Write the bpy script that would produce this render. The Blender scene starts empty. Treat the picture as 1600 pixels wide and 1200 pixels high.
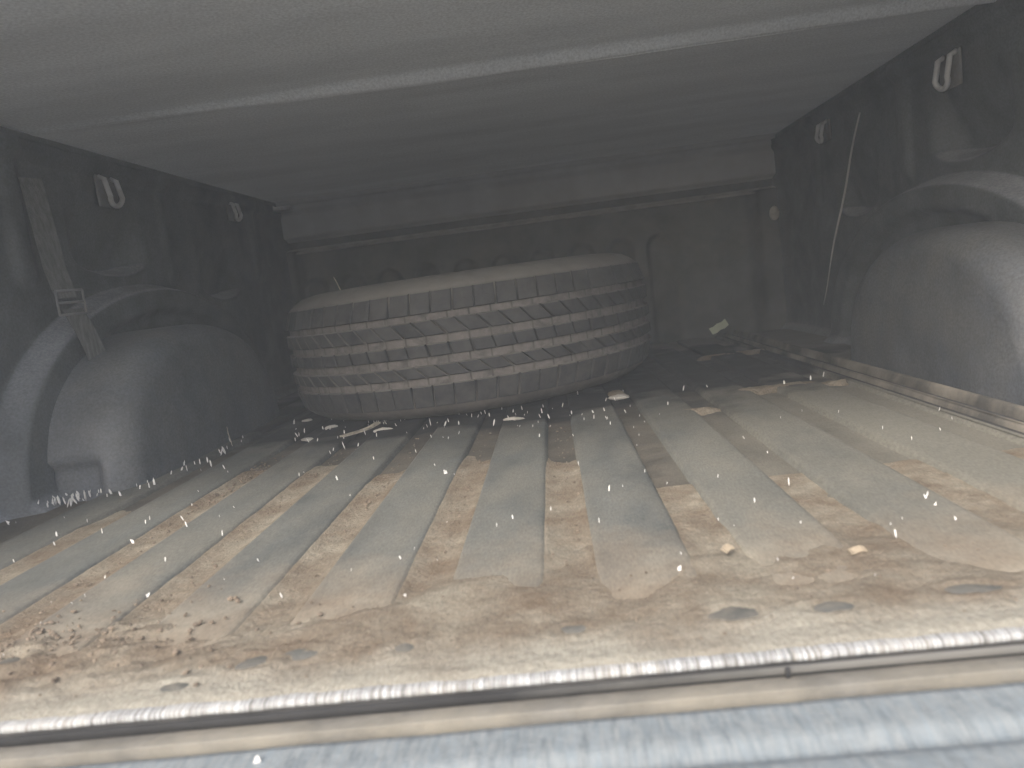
import bpy, bmesh, math, random
import numpy as np
from mathutils import Vector, Matrix
random.seed(7)
rng = np.random.default_rng(11)
R = math.radians
S = bpy.context.scene
COL = S.collection

# ---------------------------------------------------------------- camera
cd = bpy.data.cameras.new('camera'); cam = bpy.data.objects.new('camera', cd); COL.objects.link(cam)
cd.sensor_width = 36.0; cd.lens = 1155 / 1600 * 36
cd.clip_start = 0.02; cd.clip_end = 500
cam.matrix_world = (Matrix.Translation((0, 0, .22)) @ Matrix.Rotation(R(3.8), 4, 'Z')
                    @ Matrix.Rotation(math.pi / 2 - R(7.6), 4, 'X') @ Matrix.Rotation(-R(7.3), 4, 'Z'))
cd.dof.use_dof = True; cd.dof.focus_distance = 1.15; cd.dof.aperture_fstop = 8
S.camera = cam

# ---------------------------------------------------------------- world and sun
SUN_EL, SUN_AZ = 39, 200          # azimuth clockwise from +Y: behind the camera, a little to the left
w = bpy.data.worlds.new('World'); S.world = w; w.use_nodes = True
nt = w.node_tree; bg = nt.nodes['Background']
sky = nt.nodes.new('ShaderNodeTexSky'); sky.sky_type = 'NISHITA'; sky.sun_disc = False
sky.sun_elevation = R(SUN_EL); sky.sun_rotation = R(SUN_AZ)
sky.air_density = 1.0; sky.dust_density = 4.0; sky.ozone_density = 1.0
nt.links.new(sky.outputs[0], bg.inputs[0]); bg.inputs[1].default_value = .12
sl = bpy.data.lights.new('sun', 'SUN'); so = bpy.data.objects.new('sun', sl); COL.objects.link(so)
sl.energy = .95; sl.angle = R(20); sl.color = (1, .985, .975)
d = Vector((math.sin(R(SUN_AZ)) * math.cos(R(SUN_EL)), math.cos(R(SUN_AZ)) * math.cos(R(SUN_EL)), math.sin(R(SUN_EL))))
so.rotation_euler = d.to_track_quat('Z', 'Y').to_euler(); so.location = (0, -3, 4)
S.view_settings.view_transform = 'Standard'; S.view_settings.look = 'None'
S.view_settings.exposure = 1.6; S.view_settings.gamma = 1

# ---------------------------------------------------------------- helpers
def tag(o, label=None, cat=None, group=None, kind=None):
    if label: o['label'] = label
    if cat: o['category'] = cat
    if group: o['group'] = group
    if kind: o['kind'] = kind
    return o
def empty(name, label, cat, loc=(0, 0, 0), group=None):
    o = bpy.data.objects.new(name, None); COL.objects.link(o); o.location = loc
    o.empty_display_size = .05
    return tag(o, label, cat, group)
def link(name, me, mat, parent=None, smooth=True):
    if mat and not me.materials: me.materials.append(mat)
    o = bpy.data.objects.new(name, me); COL.objects.link(o)
    if parent:
        o.parent = parent
        l = Vector(); p = parent
        while p: l += p.location; p = p.parent
        o.location = -l                       # meshes are written in world coordinates
    if smooth:
        for p in me.polygons: p.use_smooth = True
    return o
def from_bm(name, bm, mat, parent=None, smooth=True):
    bmesh.ops.recalc_face_normals(bm, faces=bm.faces)
    me = bpy.data.meshes.new(name); bm.to_mesh(me); bm.free()
    return link(name, me, mat, parent, smooth)
def box(bm, a, b, bev=0, seg=2):
    g = bmesh.ops.create_cube(bm, size=1)['verts']
    for v in g: v.co = Vector([(a[i] + b[i]) / 2 + v.co[i] * (b[i] - a[i]) for i in range(3)])
    if bev:
        es = list({e for v in g for e in v.link_edges})
        bmesh.ops.bevel(bm, geom=es, offset=bev, segments=seg, affect='EDGES', profile=.5)
def obox(name, a, b, mat, parent=None, bev=.002):
    bm = bmesh.new(); box(bm, a, b, bev); return from_bm(name, bm, mat, parent)
def tube(bm, pts, r, n=10, closed=False):
    pts = [Vector(p) for p in pts]; rings = []
    rr = r if isinstance(r, (list, tuple)) else [r] * len(pts)
    up = None
    for i, p in enumerate(pts):
        t = (pts[min(i + 1, len(pts) - 1)] - pts[max(i - 1, 0)]).normalized()
        if up is None: up = t.orthogonal().normalized()
        u = (up - t * up.dot(t)).normalized(); up = u; v = t.cross(u)
        rings.append([bm.verts.new(p + (u * math.cos(2 * math.pi * k / n) + v * math.sin(2 * math.pi * k / n)) * rr[i]) for k in range(n)])
    for a, b in zip(rings, rings[1:]):
        for k in range(n): bm.faces.new((a[k], a[(k + 1) % n], b[(k + 1) % n], b[k]))
    bm.faces.new(rings[0][::-1]); bm.faces.new(rings[-1])
def gridmesh(name, P):
    """P: (m, n, 3) array of points -> mesh"""
    m, n, _ = P.shape
    idx = np.arange(m * n).reshape(m, n)
    F = np.stack([idx[:-1, :-1], idx[1:, :-1], idx[1:, 1:], idx[:-1, 1:]], -1).reshape(-1, 4)
    me = bpy.data.meshes.new(name)
    me.vertices.add(m * n); me.vertices.foreach_set('co', P.reshape(-1).astype(np.float32))
    me.loops.add(F.size); me.loops.foreach_set('vertex_index', F.reshape(-1).astype(np.int32))
    me.polygons.add(len(F)); me.polygons.foreach_set('loop_start', np.arange(0, F.size, 4, dtype=np.int32))
    me.polygons.foreach_set('use_smooth', np.ones(len(F), bool))
    me.update(calc_edges=True); me.validate()
    return me
_tabs = [rng.random((256, 256)) for _ in range(8)]
def vnoise(x, y, s, k=0):
    x = np.asarray(x) / s + 50; y = np.asarray(y) / s + 50
    xi = np.floor(x).astype(int); yi = np.floor(y).astype(int)
    fx = x - xi; fy = y - yi; fx = fx * fx * (3 - 2 * fx); fy = fy * fy * (3 - 2 * fy)
    T = _tabs[k % 8]; g = lambda i, j: T[i % 256, j % 256]
    return ((g(xi, yi) * (1 - fx) + g(xi + 1, yi) * fx) * (1 - fy) + (g(xi, yi + 1) * (1 - fx) + g(xi + 1, yi + 1) * fx) * fy) - .5
def fbm(x, y, s, o=4, k=0): return sum(vnoise(x, y, s / 2 ** i, k + i) / 1.8 ** i for i in range(o))
def ss(a, b, x):
    t = np.clip((x - a) / (b - a), 0, 1); return t * t * (3 - 2 * t)

# ---------------------------------------------------------------- materials
def ramp(nt, fac, stops):
    r = nt.nodes.new('ShaderNodeValToRGB'); e = r.color_ramp.elements
    while len(e) < len(stops): e.new(.5)
    for el, (p, c) in zip(e, stops): el.position = p; el.color = (*c, 1) if len(c) == 3 else c
    nt.links.new(fac, r.inputs[0]); return r.outputs[0]
def noise(nt, scale, detail=6, rough=.6, stretch=None, dist=0):
    g = nt.nodes.new('ShaderNodeNewGeometry'); n = nt.nodes.new('ShaderNodeTexNoise')
    src = g.outputs['Position']
    if stretch:
        m = nt.nodes.new('ShaderNodeVectorMath'); m.operation = 'MULTIPLY'; m.inputs[1].default_value = stretch
        nt.links.new(src, m.inputs[0]); src = m.outputs[0]
    nt.links.new(src, n.inputs['Vector']); n.inputs['Scale'].default_value = scale
    n.inputs['Detail'].default_value = detail; n.inputs['Roughness'].default_value = rough; n.inputs['Distortion'].default_value = dist
    return n.outputs['Fac']
def math_(nt, op, a, b=None):
    m = nt.nodes.new('ShaderNodeMath'); m.operation = op; m.use_clamp = True
    for i, v in enumerate((a, b)):
        if v is None: continue
        if isinstance(v, (int, float)): m.inputs[i].default_value = v
        else: nt.links.new(v, m.inputs[i])
    return m.outputs[0]
def mixc(nt, fac, a, b):
    m = nt.nodes.new('ShaderNodeMix'); m.data_type = 'RGBA'
    if isinstance(fac, (int, float)): m.inputs[0].default_value = fac
    else: nt.links.new(fac, m.inputs[0])
    for i, v in ((6, a), (7, b)):
        if isinstance(v, tuple): m.inputs[i].default_value = (*v, 1)
        else: nt.links.new(v, m.inputs[i])
    return m.outputs[2]
def upness(nt, lo, hi):
    g = nt.nodes.new('ShaderNodeNewGeometry'); s = nt.nodes.new('ShaderNodeSeparateXYZ')
    nt.links.new(g.outputs['Normal'], s.inputs[0])
    m = nt.nodes.new('ShaderNodeMapRange'); m.inputs[1].default_value = lo; m.inputs[2].default_value = hi
    nt.links.new(s.outputs[2], m.inputs[0]); return m.outputs[0]
def mat(name, base, rough=.5, dust=None, dust_lo=.5, dust_hi=.7, dscale=6, var=.25, vscale=9, bump=.15, bscale=300,
        metal=0, up=None, upcol=None, stretch=None, spec=.5, bdist=.002, dmax=1.0, extra=None):
    m = bpy.data.materials.new(name); m.use_nodes = True; nt = m.node_tree; p = nt.nodes['Principled BSDF']
    dark = tuple(c * (1 - var) for c in base); lite = tuple(min(1, c * (1 + var)) for c in base)
    c = ramp(nt, noise(nt, vscale, 7, .6, stretch), [(.35, dark), (.65, lite)])
    rg = ramp(nt, noise(nt, vscale * 2.3, 5), [(.3, (rough * .8,) * 3), (.7, (min(1, rough * 1.2),) * 3)])
    if dust:
        f = ramp(nt, noise(nt, dscale, 8, .65, stretch, .3), [(dust_lo, (0, 0, 0)), (dust_hi, (dmax,) * 3)])
        c = mixc(nt, f, c, dust); rg = mixc(nt, f, rg, (.95, .95, .95))
    if up:
        f = math_(nt, 'MULTIPLY', upness(nt, *up), ramp(nt, noise(nt, 25, 5), [(.3, (.6,) * 3), (.6, (1,) * 3)]))
        c = mixc(nt, f, c, upcol); rg = mixc(nt, f, rg, (.95, .95, .95))
    if extra: c = extra(nt, c)
    nt.links.new(c, p.inputs['Base Color']); nt.links.new(rg, p.inputs['Roughness'])
    p.inputs['Metallic'].default_value = metal; p.inputs['Specular IOR Level'].default_value = spec
    if bump:
        b = nt.nodes.new('ShaderNodeBump'); b.inputs['Strength'].default_value = bump; b.inputs['Distance'].default_value = bdist
        nt.links.new(noise(nt, bscale, 6, .7), b.inputs['Height']); nt.links.new(b.outputs[0], p.inputs['Normal'])
    return m
TAN = (.36, .322, .25)
def grain(nt, c, amt=.35):
    f = ramp(nt, noise(nt, 170, 3, .7, (3.2, .9, 1)), [(.32, (1 - amt,) * 3), (.70, (1 + 0 * amt,) * 3)])
    m = nt.nodes.new('ShaderNodeMix'); m.data_type = 'RGBA'; m.blend_type = 'MULTIPLY'; m.inputs[0].default_value = 1
    nt.links.new(c, m.inputs[6]); nt.links.new(f, m.inputs[7]); return m.outputs[2]
def mould(nt, c):                                       # fine pebbled skin of moulded plastic
    f = ramp(nt, noise(nt, 260, 3, .7), [(.34, (.66,) * 3), (.66, (1, 1, 1))])
    m = nt.nodes.new('ShaderNodeMix'); m.data_type = 'RGBA'; m.blend_type = 'MULTIPLY'; m.inputs[0].default_value = 1
    nt.links.new(c, m.inputs[6]); nt.links.new(f, m.inputs[7]); return m.outputs[2]
def strip_extra(nt, c):
    return mixc(nt, math_(nt, 'MULTIPLY', along(nt, 0, .3, noise(nt, 9, 6), .10, .30, True), .9), c, (.17, .165, .15))
def along(nt, axis, k, nz, lo, hi, up=False):          # 0..1 mask from a world coordinate broken up by noise
    g = nt.nodes.new('ShaderNodeNewGeometry'); s = nt.nodes.new('ShaderNodeSeparateXYZ'); nt.links.new(g.outputs['Position'], s.inputs[0])
    m = nt.nodes.new('ShaderNodeMath'); m.operation = 'MULTIPLY_ADD'; m.inputs[1].default_value = k; nt.links.new(nz, m.inputs[0]); nt.links.new(s.outputs[axis], m.inputs[2])
    a, b = ((0, 0, 0), (1, 1, 1)) if up else ((1, 1, 1), (0, 0, 0))
    return ramp(nt, m.outputs[0], [(lo, a), (hi, b)])
def grit_extra(nt, c):
    c = mixc(nt, math_(nt, 'MULTIPLY', along(nt, 1, .10, noise(nt, 14, 5), .455, .495), .75), c, (.47, .445, .37))
    c = grain(nt, c, .30)
    f = ramp(nt, noise(nt, 420, 3, .6), [(.66, (0, 0, 0)), (.72, (1, 1, 1))])
    c = mixc(nt, math_(nt, 'MULTIPLY', f, .5), c, (.6, .55, .47))
    f = ramp(nt, noise(nt, 260, 3, .6), [(.28, (1, 1, 1)), (.36, (0, 0, 0))])
    return mixc(nt, math_(nt, 'MULTIPLY', f, .3), c, (.10, .075, .05))
def dust_shade_extra(nt, c):  # more dust towards the right, then shade painted in round the tyre
    f = along(nt, 0, .7, noise(nt, 8, 7, .65, (1, .5, 1)), .42, .68, True)
    c = grain(nt, mixc(nt, math_(nt, 'MULTIPLY', f, .75), c, (.235, .222, .18)), .34)
    return dust_shade_extra2(nt, c)
def dust_shade_extra2(nt, c):                                  # trodden dust, plus shade painted dark right of the tyre and along its foot
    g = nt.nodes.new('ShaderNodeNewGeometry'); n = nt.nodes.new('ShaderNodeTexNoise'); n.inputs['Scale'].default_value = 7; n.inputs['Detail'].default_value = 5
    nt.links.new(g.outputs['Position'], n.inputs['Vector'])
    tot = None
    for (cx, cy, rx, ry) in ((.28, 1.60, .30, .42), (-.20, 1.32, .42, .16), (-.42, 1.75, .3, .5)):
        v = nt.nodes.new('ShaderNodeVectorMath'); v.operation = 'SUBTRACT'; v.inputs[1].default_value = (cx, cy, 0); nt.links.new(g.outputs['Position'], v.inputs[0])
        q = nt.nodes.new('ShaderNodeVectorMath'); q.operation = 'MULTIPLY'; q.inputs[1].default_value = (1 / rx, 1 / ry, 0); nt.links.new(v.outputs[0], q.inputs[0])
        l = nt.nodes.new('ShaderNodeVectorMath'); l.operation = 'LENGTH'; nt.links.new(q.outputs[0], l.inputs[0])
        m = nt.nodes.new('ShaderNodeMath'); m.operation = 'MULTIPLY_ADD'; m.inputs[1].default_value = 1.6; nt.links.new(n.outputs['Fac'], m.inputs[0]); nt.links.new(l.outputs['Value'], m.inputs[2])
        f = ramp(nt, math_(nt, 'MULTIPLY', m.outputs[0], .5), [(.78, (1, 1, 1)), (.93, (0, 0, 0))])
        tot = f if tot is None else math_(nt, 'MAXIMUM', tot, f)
    s = nt.nodes.new('ShaderNodeSeparateXYZ'); nt.links.new(g.outputs['Position'], s.inputs[0])
    n2 = noise(nt, 9, 6, .65)
    m = nt.nodes.new('ShaderNodeMath'); m.operation = 'MULTIPLY_ADD'; m.inputs[1].default_value = .30; nt.links.new(n2, m.inputs[0]); nt.links.new(s.outputs[1], m.inputs[2])
    f = ramp(nt, m.outputs[0], [(.62, (1,) * 3), (.78, (0, 0, 0))])       # dust trodden in from the open end
    b = ramp(nt, noise(nt, 14, 8, .65, None, .3), [(.36, (0, 0, 0)), (.72, (1, 1, 1))])
    md = grain(nt, mixc(nt, b, TAN, (.20, .145, .098)), .30)
    c = mixc(nt, f, c, md)
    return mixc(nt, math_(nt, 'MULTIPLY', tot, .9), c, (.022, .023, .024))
def lip_extra(nt, c):  # scuff streaks, with the edge's bright glints painted into the colour
    f = ramp(nt, noise(nt, 60, 4, .7, (16, .5, .5)), [(.40, (0, 0, 0)), (.66, (1, 1, 1))])
    c = mixc(nt, f, c, (.62, .64, .65))
    f = ramp(nt, noise(nt, 45, 4, .7, (12, .5, .5)), [(.32, (1, 1, 1)), (.50, (0, 0, 0))])
    return mixc(nt, f, c, (.13, .13, .12))
M = dict(
    wall=mat('liner_wall_plastic', (.125, .135, .141), .6, (.19, .18, .16), .48, .85, 5, bump=.25, bscale=260, dmax=.55, extra=mould, up=(.42, .8), upcol=(.34, .35, .37)),
    front=mat('liner_front_plastic', (.09, .093, .093), .6, (.20, .18, .15), .45, .8, 5, bump=.25, bscale=260, dmax=.7, up=(.35, .85), upcol=(.5, .49, .47)),
    header=mat('header_steel', (.46, .475, .485), .7, (.30, .29, .27), .45, .8, 5, var=.08, bump=.15, bscale=260, dmax=.5),
    arch=mat('liner_arch_plastic', (.13, .142, .160), .50, (.24, .235, .215), .36, .74, 8, bump=.25, bscale=260, dmax=.8, extra=mould),
    floor=mat('liner_floor_plastic', (.128, .137, .130), .75, (.225, .217, .182), .36, .68, 11, var=.22, vscale=9, bump=.35, bscale=240, dmax=.85, spec=.3, stretch=(1, .45, 1), extra=dust_shade_extra),
    base=mat('liner_groove_plastic', (.105, .097, .078), .75, (.23, .20, .155), .45, .7, 11, bump=.3, bscale=240, dmax=.6, extra=dust_shade_extra),
    dirt=mat('dry_dirt', TAN, .95, (.20, .145, .098), .36, .72, 14, var=.16, vscale=40, bump=.9, bscale=190, bdist=.004, spec=.1, extra=grit_extra),
    lip=mat('scuff_glint_lip', (.20, .19, .17), .9, (.30, .28, .24), .45, .6, 20, bump=.8, bscale=260, spec=.15, extra=lip_extra),
    sill=mat('dusty_sill_metal', (.15, .145, .13), .9, (.26, .238, .19), .38, .66, 7, var=.25, vscale=45, bump=.6, bscale=150, spec=.15),
    gap=mat('black_rubber_and_gap_shade', (.03, .03, .03), .8, (.12, .11, .1), .5, .8, 12),
    leaf=mat('tan_leaf', (.33, .27, .19), .8, var=.2, vscale=90, bump=.3),
    crumb=mat('brown_crumb', (.19, .15, .11), .95, var=.35, vscale=50, bump=.6),
    rail=mat('dusty_ridge', (.085, .08, .07), .8, (.30, .27, .22), .40, .66, 6, bump=.4, bscale=200, spec=.2),
    strip=mat('grey_strip', (.035, .035, .035), .85, bump=.4, bscale=200, spec=.2, extra=strip_extra),
    knob=mat('knob_plastic', (.12, .12, .108), .95, (.22, .2, .165), .40, .7, 60, bump=.5, dmax=.8, spec=.1),
    tail=mat('tailgate_plastic', (.18, .208, .22), .7, (.25, .268, .265), .40, .66, 40, var=.22, vscale=24, bump=.6, bscale=120, stretch=(9, 1.6, 1)),
    lid=mat('cover_vinyl', (.60, .625, .64), .6, (.66, .675, .68), .45, .7, 4, stretch=(.35, 1.6, 1), var=.14, vscale=5, bump=.3, bscale=400, dmax=.5, extra=mould),
    bow=mat('cover_bow', (.72, .71, .69), .6, var=.1, bump=.2),
    steel=mat('zinc_hook', (.62, .62, .62), .5, (.5, .48, .45), .5, .7, 40, metal=.1, bump=.2),
    rubber=mat('tyre_rubber', (.042, .043, .045), .7, (.13, .125, .115), .40, .75, 22, var=.2, vscale=30, bump=.5, bscale=220,
               up=(.25, .85), upcol=(.22, .21, .19), dmax=.55),
    groove=mat('tyre_groove_dust', (.23, .212, .198), .95, (.13, .122, .115), .45, .65, 30, var=.2, vscale=30, bump=.8, bscale=200, spec=.1,
               ),
    side=mat('tyre_sidewall', (.08, .075, .070), .75, (.20, .18, .155), .35, .65, 14, var=.2, vscale=30, bump=.6, bscale=220, dmax=.6,
             up=(.0, .6), upcol=(.22, .207, .185)),
    strap=mat('grey_webbing', (.13, .13, .125), .8, var=.3, vscale=60, stretch=(4, 4, .5), bump=.8, bscale=500),
    chip=mat('pale_stone', (.80, .78, .74), .7, var=.1, bump=.3),
    lump=mat('pale_matte', (.52, .50, .45), .9, var=.2, vscale=60, bump=.8, bscale=200),
    paper=mat('pale_green_card', (.55, .60, .47), .6, var=.1, bump=.1),
    stick=mat('dry_straw', (.55, .50, .40), .7, var=.3, vscale=90, bump=.5),
    cord=mat('grey_cord', (.42, .41, .40), .6, var=.15),
    paint=mat('body_paint', (.30, .31, .33), .3, var=.03, bump=0),
    ground=mat('asphalt', (.09, .088, .085), .9, (.14, .13, .12), .4, .7, 2, bump=.6, bscale=60),
)

def translucent(m, T):
    nt = m.node_tree; p = nt.nodes['Principled BSDF']; out = nt.nodes['Material Output']
    t = nt.nodes.new('ShaderNodeBsdfTranslucent'); t.inputs[0].default_value = (T, T * .985, T * .93, 1)
    a = nt.nodes.new('ShaderNodeAddShader'); nt.links.new(p.outputs[0], a.inputs[0]); nt.links.new(t.outputs[0], a.inputs[1]); nt.links.new(a.outputs[0], out.inputs['Surface'])
translucent(M['lid'], .085)                             # translucency added to the cover as even fill light for the bed
# ---------------------------------------------------------------- setting
obox('ground', (-6, -6, -.86), (6, 6, -.80), M['ground'], bev=0)['kind'] = 'structure'

# ---------------------------------------------------------------- dimensions (metres), camera stands at x 0, y 0, z .22
XL, XR, YF, YB, ZT = -.78, .69, 2.20, .39, .53

bed = empty('pickup_bed', 'black plastic lined pickup truck bed with ribbed muddy floor and arched wheel housings', 'truck bed', (-.04, 1.3, 0))

# --- floor: a sheet, thirteen ribs, two edge ridges, rear lip
xs = np.linspace(XL - .03, XR + .03, 60); ys = np.linspace(YB + .012, YF + .03, 60)
X, Y = np.meshgrid(xs, ys, indexing='ij')
link('floor_sheet', gridmesh('floor_sheet', np.stack([X, Y, np.full_like(X, -.0065) + .0008 * fbm(X, Y, .3)], -1)), M['base'], bed)
def rib_mesh(name, x0, x1, y0, y1, z0, z1, taper=.008):
    cx = (x0 + x1) / 2; hw = (x1 - x0) / 2; rings = []
    def outline(w, e, z):
        pts = []
        r = w * .5
        for cy, a0 in ((y0 + e + r, 180), (y1 - e - r, 0)):
            for k in range(9):
                a = R(a0 + k * 22.5)
                pts.append((cx + w * math.cos(a), cy + r * math.sin(a), z))
        return pts
    bm = bmesh.new()
    h_ = z1 - z0; lv = [(hw, 0, z0), (hw - taper * .45, taper * .45, z0 + h_ * .5), (hw - taper * .8, taper * .8, z0 + h_ * .82), (hw - taper * 1.2, taper * 1.2, z0 + h_ * .95), (hw - taper * 1.9, taper * 1.9, z1)]
    for w_, e_, z_ in lv: rings.append([bm.verts.new(p) for p in outline(w_, e_, z_)])
    for a, b in zip(rings, rings[1:]):
        n = len(a)
        for k in range(n): bm.faces.new((a[k], a[(k + 1) % n], b[(k + 1) % n], b[k]))
    bm.faces.new(rings[-1])
    return bm
GC = [-.01 + .1125 * k for k in range(-6, 6)]         # groove centres
ribs_x = [(GC[i] + .017, GC[i + 1] - .017) for i in range(len(GC) - 1)]
for a, b in ribs_x:
    if b > .49: b = .47
    dy = random.uniform(-.006, .006)
    from_bm('floor_rib', rib_mesh('r', a, b, .462 + dy, 2.17, -.008, .001, .005), M['floor'], bed)
from_bm('floor_rib', rib_mesh('r', -.755, -.66, 1.66, 2.17, -.008, .0), M['floor'], bed)
for a, b, z in ((.480, .491, .005), (.510, .525, .011)):
    from_bm('edge_ridge', rib_mesh('r', a, b, .46, 2.17, -.008, z, .004), M['rail'], bed)
obox('ridge_gap_shade', (.470, .47, -.0060), (.545, 2.165, -.0035), M['gap'], bed, .0005)  # black sheet laid in as the shade between the ridges
# rear lip: rounded plastic edge
prof = [(YB + .030, -.013), (YB + .024, -.006), (YB + .016, -.001), (YB + .006, .0), (YB + .0015, -.0003), (YB, -.0016), (YB, -.0042), (YB + .002, -.0050)]
xs = np.linspace(XL - .03, XR + .03, 400)
P = np.array([[[x, y + .0006 * n1, z + .0003 * n2] for (y, z) in prof] for x, n1, n2 in zip(xs, fbm(xs, xs * 0, .02), fbm(xs, xs * 0, .013, 3, 3))])
link('rear_lip', gridmesh('rear_lip', P), M['lip'], bed)
obox('rear_seal', (XL - .02, YB + .0015, -.022), (XR + .02, YB + .03, -.0055), M['gap'], bed, .002)
bm = bmesh.new(); box(bm, (XL - .02, YB - .0125, -.036), (XR + .02, YB + .0008, -.0128), .0009, 2)
from_bm('rear_sill', bm, M['sill'], bed)

bm = bmesh.new(); box(bm, (XL - .02, YB - .0012, -.0110), (XR + .02, YB + .0012, -.0066), .0008, 2)
from_bm('seal_strip', bm, M['strip'], bed)
for x in (.105, .262):
    bm = bmesh.new(); box(bm, (x - .0014, YB - .0030, -.0122), (x + .0014, YB - .0014, -.0060), .0006, 1); from_bm('strip_clip', bm, M['gap'], bed)
# --- walls as moulded sheets
def wall_side(side):
    ys = np.linspace(YB + .0, YF + .02, 420); zs = np.linspace(-.02, ZT, 130)
    Y, Z = np.meshgrid(ys, zs, indexing='ij')
    sh = 0 if side < 0 else -.07
    o = np.zeros_like(Y)                                            # protrusion into the bed
    rad = np.sqrt(((Y - 1.40 - sh) / .47) ** 2 + (Z / .305) ** 2)   # arched pad round the wheel housing
    o += .042 * (1 - ss(.965, 1.02, rad))
    o -= .018 * (1 - ss(.80, .86, rad))
    for (ya, yb, za, zb, dp) in ((1.215, 1.44, .338, .46, .045), (1.66, 1.87, .285, .44, .040), (.62, .86, .30, .475, .028)):
        ya += sh; yb += sh
        zl = za + .02 * ((Y - (ya + yb) / 2) / (yb - ya) * 2) ** 2 - .01
        o -= dp * ss(ya - .01, ya + .05, Y) * (1 - ss(yb - .05, yb + .01, Y)) * ss(zl - .004, zl + .014, Z) * (1 - ss(zl + .01, zl + .15, Z))
    for yc in (1.09, 1.53, 1.99): o += .010 * np.exp(-(((Y - yc - sh) / .022) ** 4)) * ss(.3, .34, Z)
    o += .014 * ss(ZT - .035, ZT - .015, Z)                         # top rail overhang
    o += .020 * ss(YF - .06, YF + .02, Y) ** 2 + .03 * (1 - ss(-.02, .03, Z)) ** 2
    o += .0015 * fbm(Y, Z, .12, 3, 2)
    x0 = XL if side < 0 else XR
    P = np.stack([x0 - side * o, Y, Z], -1)
    return link('side_wall', gridmesh('side_wall', P if side < 0 else P[::-1]), M['wall'], bed)
wall_side(-1); wall_side(1)
def front_wall():
    xs = np.linspace(XL - .01, XR + .01, 360); zs = np.linspace(-.02, ZT, 180)
    X, Z = np.meshgrid(xs, zs, indexing='ij')
    o = .030 * (1 - ss(.386, .396, Z)) * 1.0                         # lower pad, its top edge is the pale ledge
    inset = ss(XL + .03, XL + .08, X) * (1 - ss(XR - .12, XR - .06, X))
    o = o * inset
    o -= .018 * ss(.398, .405, Z) * (1 - ss(.425, .44, Z))            # dark groove above the ledge
    for c in [-.01 + .1125 * k for k in range(-6, 6)]:               # rib ends that climb the bulkhead
        r_ = np.sqrt(((X - c) / .036) ** 2 + (np.maximum(Z - .275, 0) / .034) ** 2)
        o -= .014 * (1 - ss(.70, 1.15, r_)) * inset * (1 - ss(.32, .38, X))
    o += .012 * ss(ZT - .03, ZT - .01, Z)
    o += .0015 * fbm(X, Z, .15, 3, 4)
    P = np.stack([X, YF - o, Z], -1); k = int(np.searchsorted(zs, .425))
    link('header_panel', gridmesh('header_panel', P[:, k:]), M['header'], bed)
    return link('front_wall', gridmesh('front_wall', P[:, :k + 1]), M['front'], bed)
front_wall()

# --- wheel arches
def arch(side, xin, xw, y0, y1, h):
    yc = (y0 + y1) / 2; a = (y1 - y0) / 2
    nu, nv = 90, 46
    P = np.zeros((nu, nv, 3)); wd = abs(xin - xw)
    rr = .052
    for i in range(nu):
        t = math.pi * i / (nu - 1)
        cy, cz = -math.cos(t), math.sin(t)
        k = (abs(cy) ** 2.3 + abs(cz) ** 2.3) ** (-1 / 2.3)
        for j in range(nv):
            s = j / (nv - 1)
            if s < .45:   f, dx = 1.0, (s / .45) * (wd - rr)
            elif s < .8:
                q = (s - .45) / .35 * math.pi / 2; f, dx = 1 - (rr / a) * (1 - math.cos(q)), wd - rr + rr * math.sin(q)
            else:
                q = (s - .8) / .2; f, dx = (1 - rr / a) * (1 - q), wd + .006 * math.sin(q * 3.1)
            y = yc + a * k * cy * f; z = h * k * cz * f
            # moulded step low on the rear face
            if s < .8 and y < yc:
                m = float(ss(.004, .014, dx)) * float(1 - ss(wd - .055, wd - .035, dx)) * float(ss(.006, .022, z)) * float(1 - ss(.056, .062, z))
                y += .018 * m
            P[i, j] = (xw - side * dx, y, z - .014)
    P[..., 1] += .002 * fbm(P[..., 0], P[..., 2], .1)
    return link('wheel_arch', gridmesh('wheel_arch', P), M['arch'], bed)
arch(-1, -.62, XL, .985, 1.615, .238)
arch(1, .552, XR, .865, 1.47, .238)

# --- tie-down hooks, bracket, plug
def hook(y, z, side, big):
    x = XL + .003 if side < 0 else XR - .003
    s = -side                                        # inward
    w_, h_ = (.030, .050) if big else (.024, .042)
    bm = bmesh.new()
    box(bm, (min(x, x + s * .005), y - .028, z - h_ * .5), (max(x, x + s * .005), y + .034, z + h_ * .62), .002, 2)
    base = from_bm('tie_down_hook', bm, M['hookplate'], bed)
    bm = bmesh.new()
    pts = []
    for k in range(13):
        a = math.pi + math.pi * k / 12
        pts.append((x + s * (.020 + .004 * math.sin(a)), y - s * 0 + w_ * .62 * math.cos(a), z - h_ * .18 + h_ * .3 * math.sin(a)))
    pts = [(x + s * .004, y - w_ * .62, z + h_ * .55), (x + s * .014, y - w_ * .62, z + h_ * .45)] + pts + [(x + s * .014, y + w_ * .62, z + h_ * .45), (x + s * .004, y + w_ * .62, z + h_ * .55)]
    tube(bm, pts, .0045, 10)
    l = from_bm('hook_loop', bm, M['steel'], bed); l.parent = base; l.location = (0, 0, 0)
    return base
M['hookplate'] = mat('hook_plate', (.22, .22, .22), .5, (.2, .18, .15), .45, .7, 30, bump=.2)
for a in ((1.335, .474, -1, 1), (1.875, .488, -1, 0), (1.285, .468, 1, 1), (1.83, .478, 1, 0)): hook(*a)
bm = bmesh.new()
box(bm, (-.776, YF - .050, .514), (-.718, YF - .006, .526), .002, 2); box(bm, (-.776, YF - .050, .5255), (-.764, YF - .006, .5300), .001, 1)
from_bm('corner_bracket', bm, M['steel'], bed)
bm = bmesh.new(); bmesh.ops.create_uvsphere(bm, u_segments=16, v_segments=10, radius=1)
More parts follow.
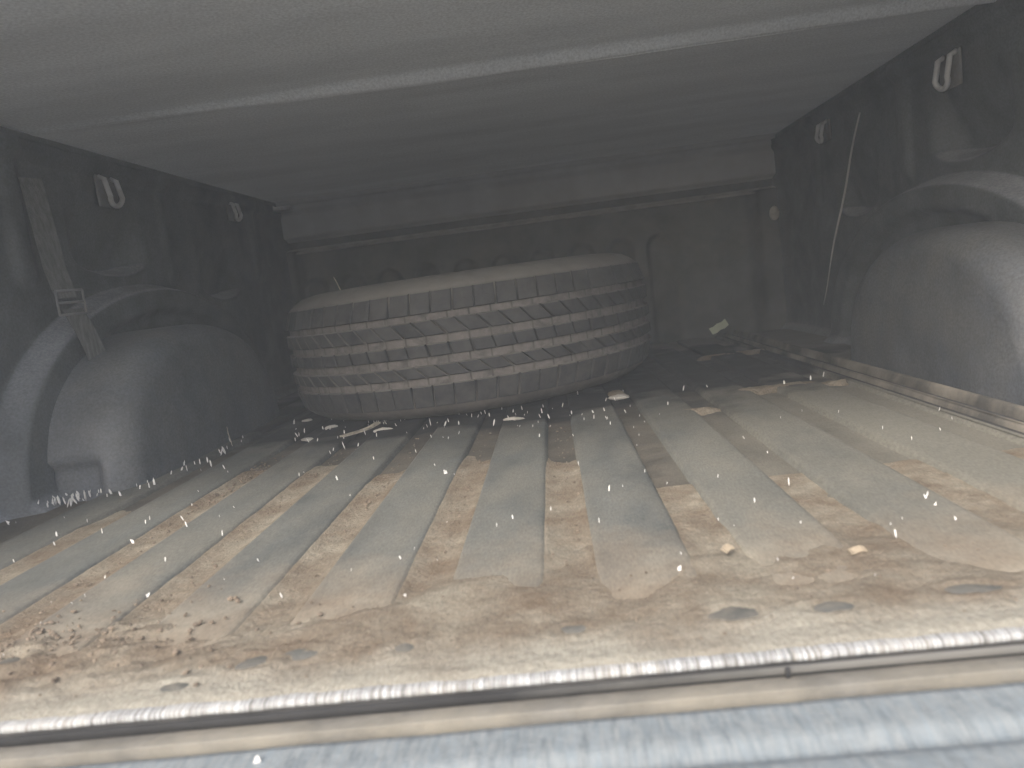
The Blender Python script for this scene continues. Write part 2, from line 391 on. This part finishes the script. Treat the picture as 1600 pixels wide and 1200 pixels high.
for v in bm.verts: v.co = Vector((XR - .035 + v.co.x * .014, YF - .028 + v.co.y * .012, .325 + v.co.z * .020))
from_bm('wall_plug', bm, M['lump'], bed)['label'] = 'tan oval plug at the right end of the front wall'

# --- outer shell
for s, x in ((-1, XL), (1, XR)):
    a, b = sorted((x + s * .055, x + s * .11)); obox('bedside_panel', (a, YB + .002, -.30), (b, YF + .08, ZT + .03), M['paint'], bed, .012)
    a, b = sorted((x - s * .012, x + s * .055)); obox('top_rail', (a, YB + .002, ZT + .0005), (b, YF + .05, ZT + .0135), M['wall'], bed, .003)
obox('bulkhead_panel', (XL - .04, YF + .045, -.20), (XR + .04, YF + .078, ZT + .045), M['paint'], bed, .004)
obox('front_rail', (XL - .01, YF - .012, ZT + .0008), (XR + .01, YF + .040, ZT + .0158), M['header'], bed, .003)
obox('bed_underside', (XL - .04, YB + .03, -.09), (XR + .04, YF + .044, -.045), M['paint'], bed, .004)

# --- tailgate, lowered
tg = empty('lowered_tailgate', 'lowered tailgate with pale blue grey scratched inner face below the floor lip', 'tailgate', (-.04, .1, -.05))
YT = YB - .0145
xs = np.linspace(XL + .01, XR - .01, 300); ys = np.linspace(-.12, YT, 120)
X, Y = np.meshgrid(xs, ys, indexing='ij')
Z = -.0165 + .0008 * fbm(X, Y, .05, 4, 5) - .006 * np.exp(-(((Y - .335) / .006) ** 2)) - .004 * np.exp(-(((Y - .20) / .02) ** 4)) - .008 * ss(YT - .004, YT, Y) 
link('inner_panel', gridmesh('inner_panel', np.stack([X, Y, Z], -1)), M['tail'], tg)
obox('outer_skin', (XL + .01, -.125, -.075), (XR - .01, YT - .001, -.034), M['paint'], tg, .005)

# ---------------------------------------------------------------- bed cover above
cv = empty('bed_cover', 'dark grey flat bed cover seen from below, closed over the truck bed', 'bed cover', (-.04, 1.3, .545))
def cover_panel(y0, y1, z):
    xs = np.linspace(XL - .02, XR + .02, 90); ys = np.concatenate([np.linspace(y0, y0 + .06, 24)[:-1], np.linspace(y0 + .06, y1 - .06, 50), np.linspace(y1 - .06, y1, 24)[1:]])
    X, Y = np.meshgrid(xs, ys, indexing='ij')
    e = np.minimum(Y - y0, y1 - Y)
    amp = .005 + .012 * ss(-.72, -.05, X)            # sewn hem hanging down where the two panels meet
    lo = z - amp * np.exp(-((Y - 1.150 - .003 * np.sin(X * 6)) / np.where(Y < 1.15, .011, .024)) ** 2) + .0018 * fbm(X, Y, .35, 3, 1) + .0006 * fbm(X, Y, .05, 3, 2)
    me = gridmesh('cover_panel', np.stack([X, Y, lo], -1)[::-1])
    o = link('cover_panel', me, M['lid'], cv)
    md = o.modifiers.new('s', 'SOLIDIFY'); md.thickness = .012; md.offset = -1
    return o
cover_panel(1.1503, YF + .045, ZT + .0165)
cover_panel(YB + .01, 1.1498, ZT + .0165)

# ---------------------------------------------------------------- dirt
ys = np.concatenate([np.arange(YB + .004, 1.05, .003), np.arange(1.05, 2.18, .009)]); xs = np.arange(-.775, .475, .0035)
X, Y = np.meshgrid(xs, ys, indexing='ij')
gd = np.min(np.abs(X[..., None] - np.array(GC)), -1)
wob = .05 * fbm(X, Y, .09, 3, 6)
ENDS = np.array([.75, .86, 1.06, 1.00, .90, .95, .93, .66, .60, .58, .66, .9])
ye = ENDS[np.argmin(np.abs(X[..., None] - np.array(GC)), -1)]
fade = 1 - ss(ye - .05, ye + .07, Y + wob * 2.0)
fine = fbm(X, Y, .016, 3, 3); mid = fbm(X, Y, .06, 4, 0)
groove = -.0048 + .0007 * mid + .0005 * fine - .0030 * (1 - fade) + .0019 * ss(.006, .019, gd) * fade + .0012 * np.exp(-((gd - .0195) / .004) ** 2) * fade
groove += .0022 * (vnoise(X, Y, .05, 5) > .22) * ss(.9, 1.0, Y) * 0
rear = -.0052 + .0072 * (1 - ss(.475, .56, Y + wob * 1.5)) + .0010 * mid + .0009 * fine
left = np.exp(-(((X + .40) / .17) ** 2 + ((Y - .50) / .08) ** 2))
rear += .0014 * mid * ss(.44, .5, Y)
rear += left * (.0015 + .0085 * fbm(X * .8 + Y * .6, Y * 2 - X, .025, 4, 2))
Z = np.maximum(groove, np.where(Y < .75, rear, -.02))
KN = ((-.22, .437, .017, .009), (-.188, .443, .014, .008), (-.259, .416, .010, .006), (-.316, .442, .012, .009), (-.119, .437, .010, .008),
      (-.009, .440, .012, .007), (.090, .441, .018, .010), (.147, .437, .015, .008), (.234, .443, .020, .008), (-.415, .47, .012, .010), (.31, .44, .015, .008))
for hx, hy, rx, ry in KN:
    q = np.sqrt(((X - hx + .012 * fbm(X, Y, .02, 2, 1)) / rx) ** 2 + ((Y - hy) / ry) ** 2)
    Z += .0014 * np.exp(-((q - 1.35) / .28) ** 2)
Z = np.where(Y < YB + .03, np.minimum(Z, .0014 - .0022 * (1 - ss(YB + .003, YB + .014, Y)) + .0008 * fine), Z)
for bx, by, rx, ry in ((.20, 1.11, .045, .022), (.37, 1.23, .12, .035), (.10, 1.36, .022, .03), (.36, 1.72, .05, .025), (.44, 1.73, .05, .02)):
    q = np.sqrt(((X - bx) / rx) ** 2 + ((Y - by) / ry) ** 2) + .7 * fbm(X, Y, .05, 4, 5)
    Z = np.maximum(Z, -.0085 + .0103 * (1 - ss(.5, 1.0, q)) + .0004 * fine)
link('dried_mud', gridmesh('dried_mud', np.stack([X, Y, Z], -1)), M['dirt'])
tag(bpy.data.objects['dried_mud'], 'tan dried mud and dust in the floor grooves and along the rear lip', 'mud', kind='stuff')

for hx, hy, rx, ry in KN:
    bm = bmesh.new(); bmesh.ops.create_uvsphere(bm, u_segments=14, v_segments=8, radius=1)
    for v in bm.verts: v.co = Vector((hx + v.co.x * rx * 1.2, hy + v.co.y * ry * 1.25, float(.0004) + v.co.z * .0022 * (1 + .25 * math.sin(v.co.x * 5 + hx * 90) * v.co.y)))
    from_bm('floor_knob', bm, M['knob'], bed)
# ---------------------------------------------------------------- spare tyre
TX, TY, TR = -.178, 1.600, .380
ty = empty('spare_tyre', 'dusty worn spare tyre lying flat against the front of the truck bed', 'tyre', (TX, TY, 0))
TW, TZ = .248, .126
half = [(.205, .060), (.208, .078), (.222, .090), (.250, .108), (.285, .120), (.315, .1235), (.340, .118), (.357, .108), (.3665, .099), (.3695, .090)]
outer = [(r, TZ + z) for r, z in half] + [(.3710, TZ + .045), (.3715, TZ), (.3710, TZ - .045)] + [(r, TZ - z) for r, z in half[::-1]]
inner = [(.222, TZ - .050), (.330, TZ - .090), (.352, TZ - .04), (.352, TZ + .04), (.330, TZ + .090), (.222, TZ + .050)]
def lathe(prof, n=160, closed=True):
    bm = bmesh.new(); rings = [[bm.verts.new((TX + r * math.cos(2 * math.pi * k / n), TY + r * math.sin(2 * math.pi * k / n), z)) for r, z in prof] for k in range(n)]
    m = len(prof)
    for k in range(n):
        a, b = rings[k], rings[(k + 1) % n]
        for j in range(m if closed else m - 1): bm.faces.new((a[j], b[j], b[(j + 1) % m], a[(j + 1) % m]))
    return bm
car = from_bm('carcass', lathe(outer + inner), M['side'], ty)
bm = bmesh.new(); NG = 256
for g0, g1 in ((.049, .062), (.009, .0255), (-.0265, -.0095), (-.0605, -.0445)):      # dust packed in four grooves, broken at every sipe
    for k in range(NG):
        if k % 4 == 0: f0, f1 = .32, 1.0
        else: f0, f1 = 0.0, 1.0
        vs = []
        for f in (f0, f1):
            an = 2 * math.pi * (k + f) / NG + g0 * .3
            for z in (g0, g1): vs.append(bm.verts.new((TX + .3735 * math.cos(an), TY + .3735 * math.sin(an), TZ + z)))
        bm.faces.new((vs[0], vs[2], vs[3], vs[1]))
from_bm('groove_bed', bm, M['groove'], ty)
def block_mesh(name, z0, z1, ang, skew, r0, r1a, r1b, ch=.0016):
    """block between z0 and z1, angular width ang, sheared by skew (radians from bottom to top); r1a / r1b: outer radius at z0 / z1"""
    bm = bmesh.new(); lay = []
    for (zz0, zz1, aw, ra, rb) in ((z0, z1, ang, r0, r0), (z0, z1, ang, r1a - ch, r1b - ch), (z0 + ch, z1 - ch, ang - 2 * ch / TR, r1a, r1b)):
        ring = []
        seq = [(0, f) for f in (-.5, 0, .5)] + [(1, f) for f in (.5, 0, -.5)]
        for top, f in seq:
            z = zz1 if top else zz0; r = rb if top else ra
            an = aw * f + skew * ((z - z0) / (z1 - z0) - .5)
            ring.append(bm.verts.new((r * math.cos(an), r * math.sin(an), z)))
        lay.append(ring)
    for a, b in zip(lay, lay[1:]):
        for k in range(6): bm.faces.new((a[k], a[(k + 1) % 6], b[(k + 1) % 6], b[k]))
    t = lay[-1]; bm.faces.new((t[0], t[1], t[4], t[5])); bm.faces.new((t[1], t[2], t[3], t[4]))
    bmesh.ops.recalc_face_normals(bm, faces=bm.faces)
    me = bpy.data.meshes.new(name); bm.to_mesh(me); bm.free(); me.materials.append(M['rubber']); return me
NB = 64; st = 2 * math.pi / NB
rows = [  # z0, z1, gap angle factor, skew, r0, radius bottom, radius top, phase, count factor
    (.0610, .0975, .94, .010, .355, .3805, .3700, 0.0),
    (.0240, .0500, .92, -.060, .365, .3812, .3812, .3),
    (-.0110, .0105, .94, -.012, .365, .3815, .3815, .6),
    (-.0460, -.0250, .92, -.060, .365, .3812, .3812, .1),
    (-.0975, -.0590, .94, .010, .355, .3700, .3805, .5)]
for i, (z0, z1, gf, sk, r0, ra, rb, ph) in enumerate(rows):
    me = block_mesh('tread_block', z0, z1, st * gf, sk, r0, ra, rb)
    for k in range(NB):
        o = bpy.data.objects.new('tread_block', me); COL.objects.link(o); o.parent = ty
        o.location = (0, 0, TZ); o.rotation_euler = (0, 0, (k + ph) * st + random.uniform(-.0035, .0035))

ty.rotation_euler = (0, -R(1.0), 0); ty.location.z = .004      # its right side rides up on packed dirt
# ---------------------------------------------------------------- strap on the left wall
sp = empty('hanging_strap', 'grey webbing strap with a buckle hanging down the left wall beside the wheel arch', 'strap', (XL + .06, 1.10, .3))
def ribbon(name, pts, wdir, wid, mat_, parent, th=.002):
    bm = bmesh.new(); wdir = Vector(wdir).normalized() * wid / 2; pr = None; pts = [Vector(p) for p in pts]
    for i, p in enumerate(pts):
        t = (pts[min(i + 1, len(pts) - 1)] - pts[max(i - 1, 0)]).normalized(); n = t.cross(wdir).normalized() * th / 2
        r_ = [bm.verts.new(p + a * wdir + b * n) for a, b in ((-1, -1), (1, -1), (1, 1), (-1, 1))]
        if pr:
            for k in range(4): bm.faces.new((pr[k], pr[(k + 1) % 4], r_[(k + 1) % 4], r_[k]))
        else: bm.faces.new(r_[::-1])
        pr = r_
    bm.faces.new(pr)
    return from_bm(name, bm, mat_, parent, False)
xw = XL + .055
ribbon('webbing', [(XL + .02, 1.115, .47), (XL + .035, 1.10, .40), (XL + .045, 1.092, .33), (xw, 1.09, .285)], (.45, 1, 0), .034, M['strap'], sp)
ribbon('webbing', [(xw, 1.098, .268), (xw + .004, 1.112, .235), (xw + .010, 1.118, .20), (xw + .012, 1.122, .168)], (.45, 1, 0), .032, M['strap'], sp)
bm = bmesh.new()
for a, b in (((0, -.02, .018), (0, .02, .018)), ((0, -.02, .0), (0, .02, .0)), ((0, -.02, -.018), (0, .02, -.018)), ((0, -.02, -.018), (0, -.02, .018)), ((0, .02, -.018), (0, .02, .018))):
    tube(bm, [Vector((xw + .003 + v[1] * .4, 1.094 + v[1], .278 + v[2])) for v in (a, b)], .0018, 8)
from_bm('buckle', bm, M['hookplate'], sp)

# ---------------------------------------------------------------- cord on the right
bm = bmesh.new(); A = Vector((XR - .022, 1.60, .475)); B = Vector((XR - .05, 1.80, .080)); n = 24
tube(bm, [A.lerp(B, k / n) + Vector((0, .004 * math.sin(k * .5), 0)) + Vector((0, .004 * math.sin(math.pi * k / n), 0)) for k in range(n + 1)], [.0012 + .0012 * math.sin(math.pi * min(1, k / n + .15)) for k in range(n + 1)], 8)
tag(from_bm('cord', bm, M['cord']), 'thin pale cord hanging straight down the right wall', 'cord')

# ---------------------------------------------------------------- small loose things
def rock(name, loc, r, mat_, squash=(1, 1, .6), sub=2, seed=0, rot=0):
    bm = bmesh.new(); (bmesh.ops.create_icosphere(bm, subdivisions=sub, radius=1) if sub > 1 else bmesh.ops.create_cube(bm, size=1.9)); rs = random.Random(seed)
    ax = [Vector((rs.uniform(-1, 1), rs.uniform(-1, 1), rs.uniform(-1, 1))).normalized() for _ in range(7)]
    for v in bm.verts:
        f = 1.0
        for a in ax: f -= max(0, v.co.dot(a) - .62) * .8
        p = v.co * f * r; p = Vector((p.x * squash[0], p.y * squash[1], p.z * squash[2])); p.rotate(Matrix.Rotation(rot, 3, 'Z'))
        v.co = p
    o = from_bm(name, bm, mat_, smooth=False); o.location = loc; return o
def quad_card(name, loc, w_, h_, rot, mat_, th=.0012):
    bm = bmesh.new(); box(bm, (-w_ / 2, -h_ / 2, -th / 2), (w_ / 2, h_ / 2, th / 2))
    bmesh.ops.subdivide_edges(bm, edges=bm.edges, cuts=3, use_grid_fill=True)
    for v in bm.verts: v.co.z += .12 * v.co.x ** 2 / w_ + .0008 * math.sin(v.co.x * 400); v.co.y += .0015 * math.sin(v.co.x * 260 + 1)
    o = from_bm(name, bm, mat_, smooth=False); o.location = loc; o.rotation_euler = rot; return o
tag(quad_card('card_scrap', (.452, 2.075, .032), .052, .020, (R(72), R(-24), R(6)), M['paper']), 'small pale green card scrap standing in the far right floor corner', 'scrap')
o = quad_card('straw_piece', (-.352, 1.243, .0035), .098, .011, (0, 0, R(65)), M['stick'], .003)
tag(o, 'pale flat straw piece lying on the floor in front of the tyre', 'straw')
for i, (x, y, r, sq, lb) in enumerate((
        (.098, 1.30, .022, (1.1, .8, .25), 'broad pale lump at the right foot of the tyre'),
        (-.083, 1.195, .017, (1.3, .6, .3), 'pale flat lump on a floor rib under the middle of the tyre'),
        (-.315, 1.245, .015, (1.3, .6, .35), 'pale lump touching the tyre just beyond the straw piece'),
        (-.43, 1.33, .014, (1.1, .8, .35), 'pale lump at the left front of the tyre, behind the straw'),
        (-.52, 1.45, .013, (1.0, .9, .4), 'small pale lump at the far left foot of the tyre'),
        (-.447, 1.234, .010, (1.2, .8, .35), 'small dull lump alone on the floor left of the straw'))):
    tag(rock('pale_lump', (x, y, .001), r, M['lump'], sq, 2, i + 3), lb, 'lump', 'pale lumps at the foot of the tyre')  # flattened pale lumps set along the tyre foot
chips = [((208, 846), 4.5, 'bright white chip alone on the third rib from the left'), ((231, 930), 4.5, 'white chip at the muddy left groove'),
         ((14, 818), 5, 'white chip by the left wall, nearest the left picture edge'), ((1060, 887), 4.5, 'square white chip on the muddy floor right of centre'),
         ((1447, 775), 4.5, 'left one of two adjoining white chips at the right side'), ((1461, 785), 5.5, 'right one of two adjoining white chips at the right side'),
         ((1494, 808), 4, 'white chip just below the adjoining pair on the right'), ((1250, 815), 3.5, 'thin white chip between the card scrap and the rear lip'),
         ((632, 930), 3.5, 'white chip in the mud at the end of the central groove'), ((697, 738), 4, 'white chip where the central groove mud begins'),
         ((400, 1185), 8, 'pale stone lying on the lowered tailgate')]
from math import sin, cos
MW = np.array(cam.matrix_world.to_3x3())
def onfloor(x, y, z=0.0):
    dd = MW @ np.array([(x - 800) / 1155, -(y - 600) / 1155, -1]); t = (z - .22) / dd[2]; return dd[0] * t, dd[1] * t, t
for i, ((px, py), r, lb) in enumerate(chips):
    z = -.0155 if py > 1150 else .001
    x, y, t = onfloor(px, py, z + .002)
    rr = r * t / 1155
    tag(rock('stone_chip', (x, y, z + rr * .6), rr, M['chip'], (.75, .5, 1.15), 1, i, .4 * math.sin(i * 2.3)), lb, 'chip', 'loose white chips on the bed floor')
def blade(name, pts, r, m, lb, cat):
    bm = bmesh.new(); n = len(pts); tube(bm, pts, [r * (1 - .6 * abs(2 * k / (n - 1) - 1)) for k in range(n)], 6)
    tag(from_bm(name, bm, m), lb, cat)
x, y, t = onfloor(362, 698); blade('dry_grass_blade', [(x - .004, y + .004, .036), (x - .003, y + .002, .024), (x, y, .012), (x + .0015, y, .001)], .0011, M['stick'], 'pale dry grass blade standing at the foot of the left wheel arch', 'grass blade')
A = Vector((TX - .205, TY - .245, TZ * 2 - .003)); blade('dry_grass_blade', [A + Vector((-.008, .0, .026)), A + Vector((-.004, 0, .016)), A + Vector((0, 0, .004)), A + Vector((.003, -.003, -.003))], .0012, M['stick'], 'pale dry grass blade on the top left edge of the tyre', 'grass blade')
for (px, py), w_, h_, rz, lb in (((1138, 865), .010, .006, 40, 'tiny tan leaf scrap on the floor right of the square white chip'), ((1340, 868), .013, .006, 10, 'tan leaf scrap at the near end of a right hand rib')):
    x, y, t = onfloor(px, py); tag(quad_card('leaf_scrap', (x, y, .0035), w_, h_, (R(20), R(8), R(rz)), M['leaf'], .0008), lb, 'leaf scrap')
# uncountable grit
bm = bmesh.new()
def speck(x, y, z, r):
    m = Matrix.Translation((x, y, z)) @ Matrix.Rotation(random.uniform(0, 6), 4, 'Z') @ Matrix.Rotation(random.uniform(-.5, .5), 4, 'X') @ Matrix.Diagonal((r * random.uniform(.35, .75), r * random.uniform(.35, .75), r * random.uniform(1.8, 3.6), 1))
    bmesh.ops.create_icosphere(bm, subdivisions=1, radius=1, matrix=m)
for k in range(75):                                   # swept against the left arch
    px = random.uniform(20, 225); py = 790 - (px - 20) * .17 + random.gauss(0, 4) + 3
    x, y, t = onfloor(px, py, .002); speck(x, y, .003, random.uniform(1.3, 3.4) * t / 1155)
for k in range(22):
    px = random.uniform(225, 380); py = 755 - (px - 225) * .48 + random.gauss(0, 6) + 4
    x, y, t = onfloor(px, py, .002); speck(x, y, .003, random.uniform(1.0, 2.8) * t / 1155)
for k in range(80):
    px = random.uniform(460, 1010); py = 655 - (px - 460) * .07 + abs(random.gauss(0, 22)) + random.uniform(0, 12)
    x, y, t = onfloor(px, py, .002); speck(x, y, .003, random.uniform(.6, 2.0) * t / 1155)
for k in range(130):
    x = random.uniform(-.72, .47); y = .45 + 1.0 * random.random() ** 1.2; t = y
    speck(x, y, .003, random.choice([.7, .9, 1.1, 1.5, 2.2]) * t / 1155)
cb = bmesh.new()
def crumb(x, y, z, r):
    m = Matrix.Translation((x, y, z)) @ Matrix.Rotation(random.uniform(0, 6), 4, 'Z') @ Matrix.Rotation(random.uniform(-.6, .6), 4, 'X') @ Matrix.Diagonal((r * random.uniform(.7, 1.5), r * random.uniform(.7, 1.5), r * random.uniform(.4, .8), 1))
    bmesh.ops.create_icosphere(cb, subdivisions=1, radius=1, matrix=m)
for k in range(260):
    x = random.gauss(-.40, .09); y = random.gauss(.495, .035)
    if x > -.7 and y > YB + .02: crumb(x, y, .003, random.uniform(.0006, .0024))
for k in range(300):
    gx = random.choice(GC[2:7]); x = gx + random.gauss(0, .010); y = random.uniform(.5, 1.15); crumb(x, y, -.0028, random.uniform(.0005, .0018))
for k in range(90): crumb(random.gauss(GC[2] + .0, .012), random.gauss(.98, .07), -.003, random.uniform(.0008, .0024))
for k in range(160): crumb(random.uniform(-.45, .4), random.uniform(.41, .52), .0022, random.uniform(.0004, .0012))
cr = from_bm('mud_crumbs', cb, M['crumb'], smooth=False)
tag(cr, 'brown mud crumbs strewn in the left grooves and in the near left mud', 'crumbs', kind='stuff')
g = from_bm('grit', bm, M['chip'], smooth=False)
tag(g, 'scattered tiny white grit on the floor and along the wheel arch', 'grit', kind='stuff')

# ---------------------------------------------------------------- haze box added to lift the darks like lens veil
bm = bmesh.new(); box(bm, (-7, -7, -1.9), (7, 7, .75)); hz = from_bm('added_haze_box', bm, None, smooth=False); hz['kind'] = 'stuff'
hm = bpy.data.materials.new('veil_haze'); hm.use_nodes = True; nt = hm.node_tree; nt.nodes.remove(nt.nodes['Principled BSDF'])
v = nt.nodes.new('ShaderNodeVolumePrincipled'); v.inputs['Color'].default_value = (.85, .91, .96, 1); v.inputs['Density'].default_value = .072
nt.links.new(v.outputs[0], nt.nodes['Material Output'].inputs['Volume']); hz.data.materials.append(hm)
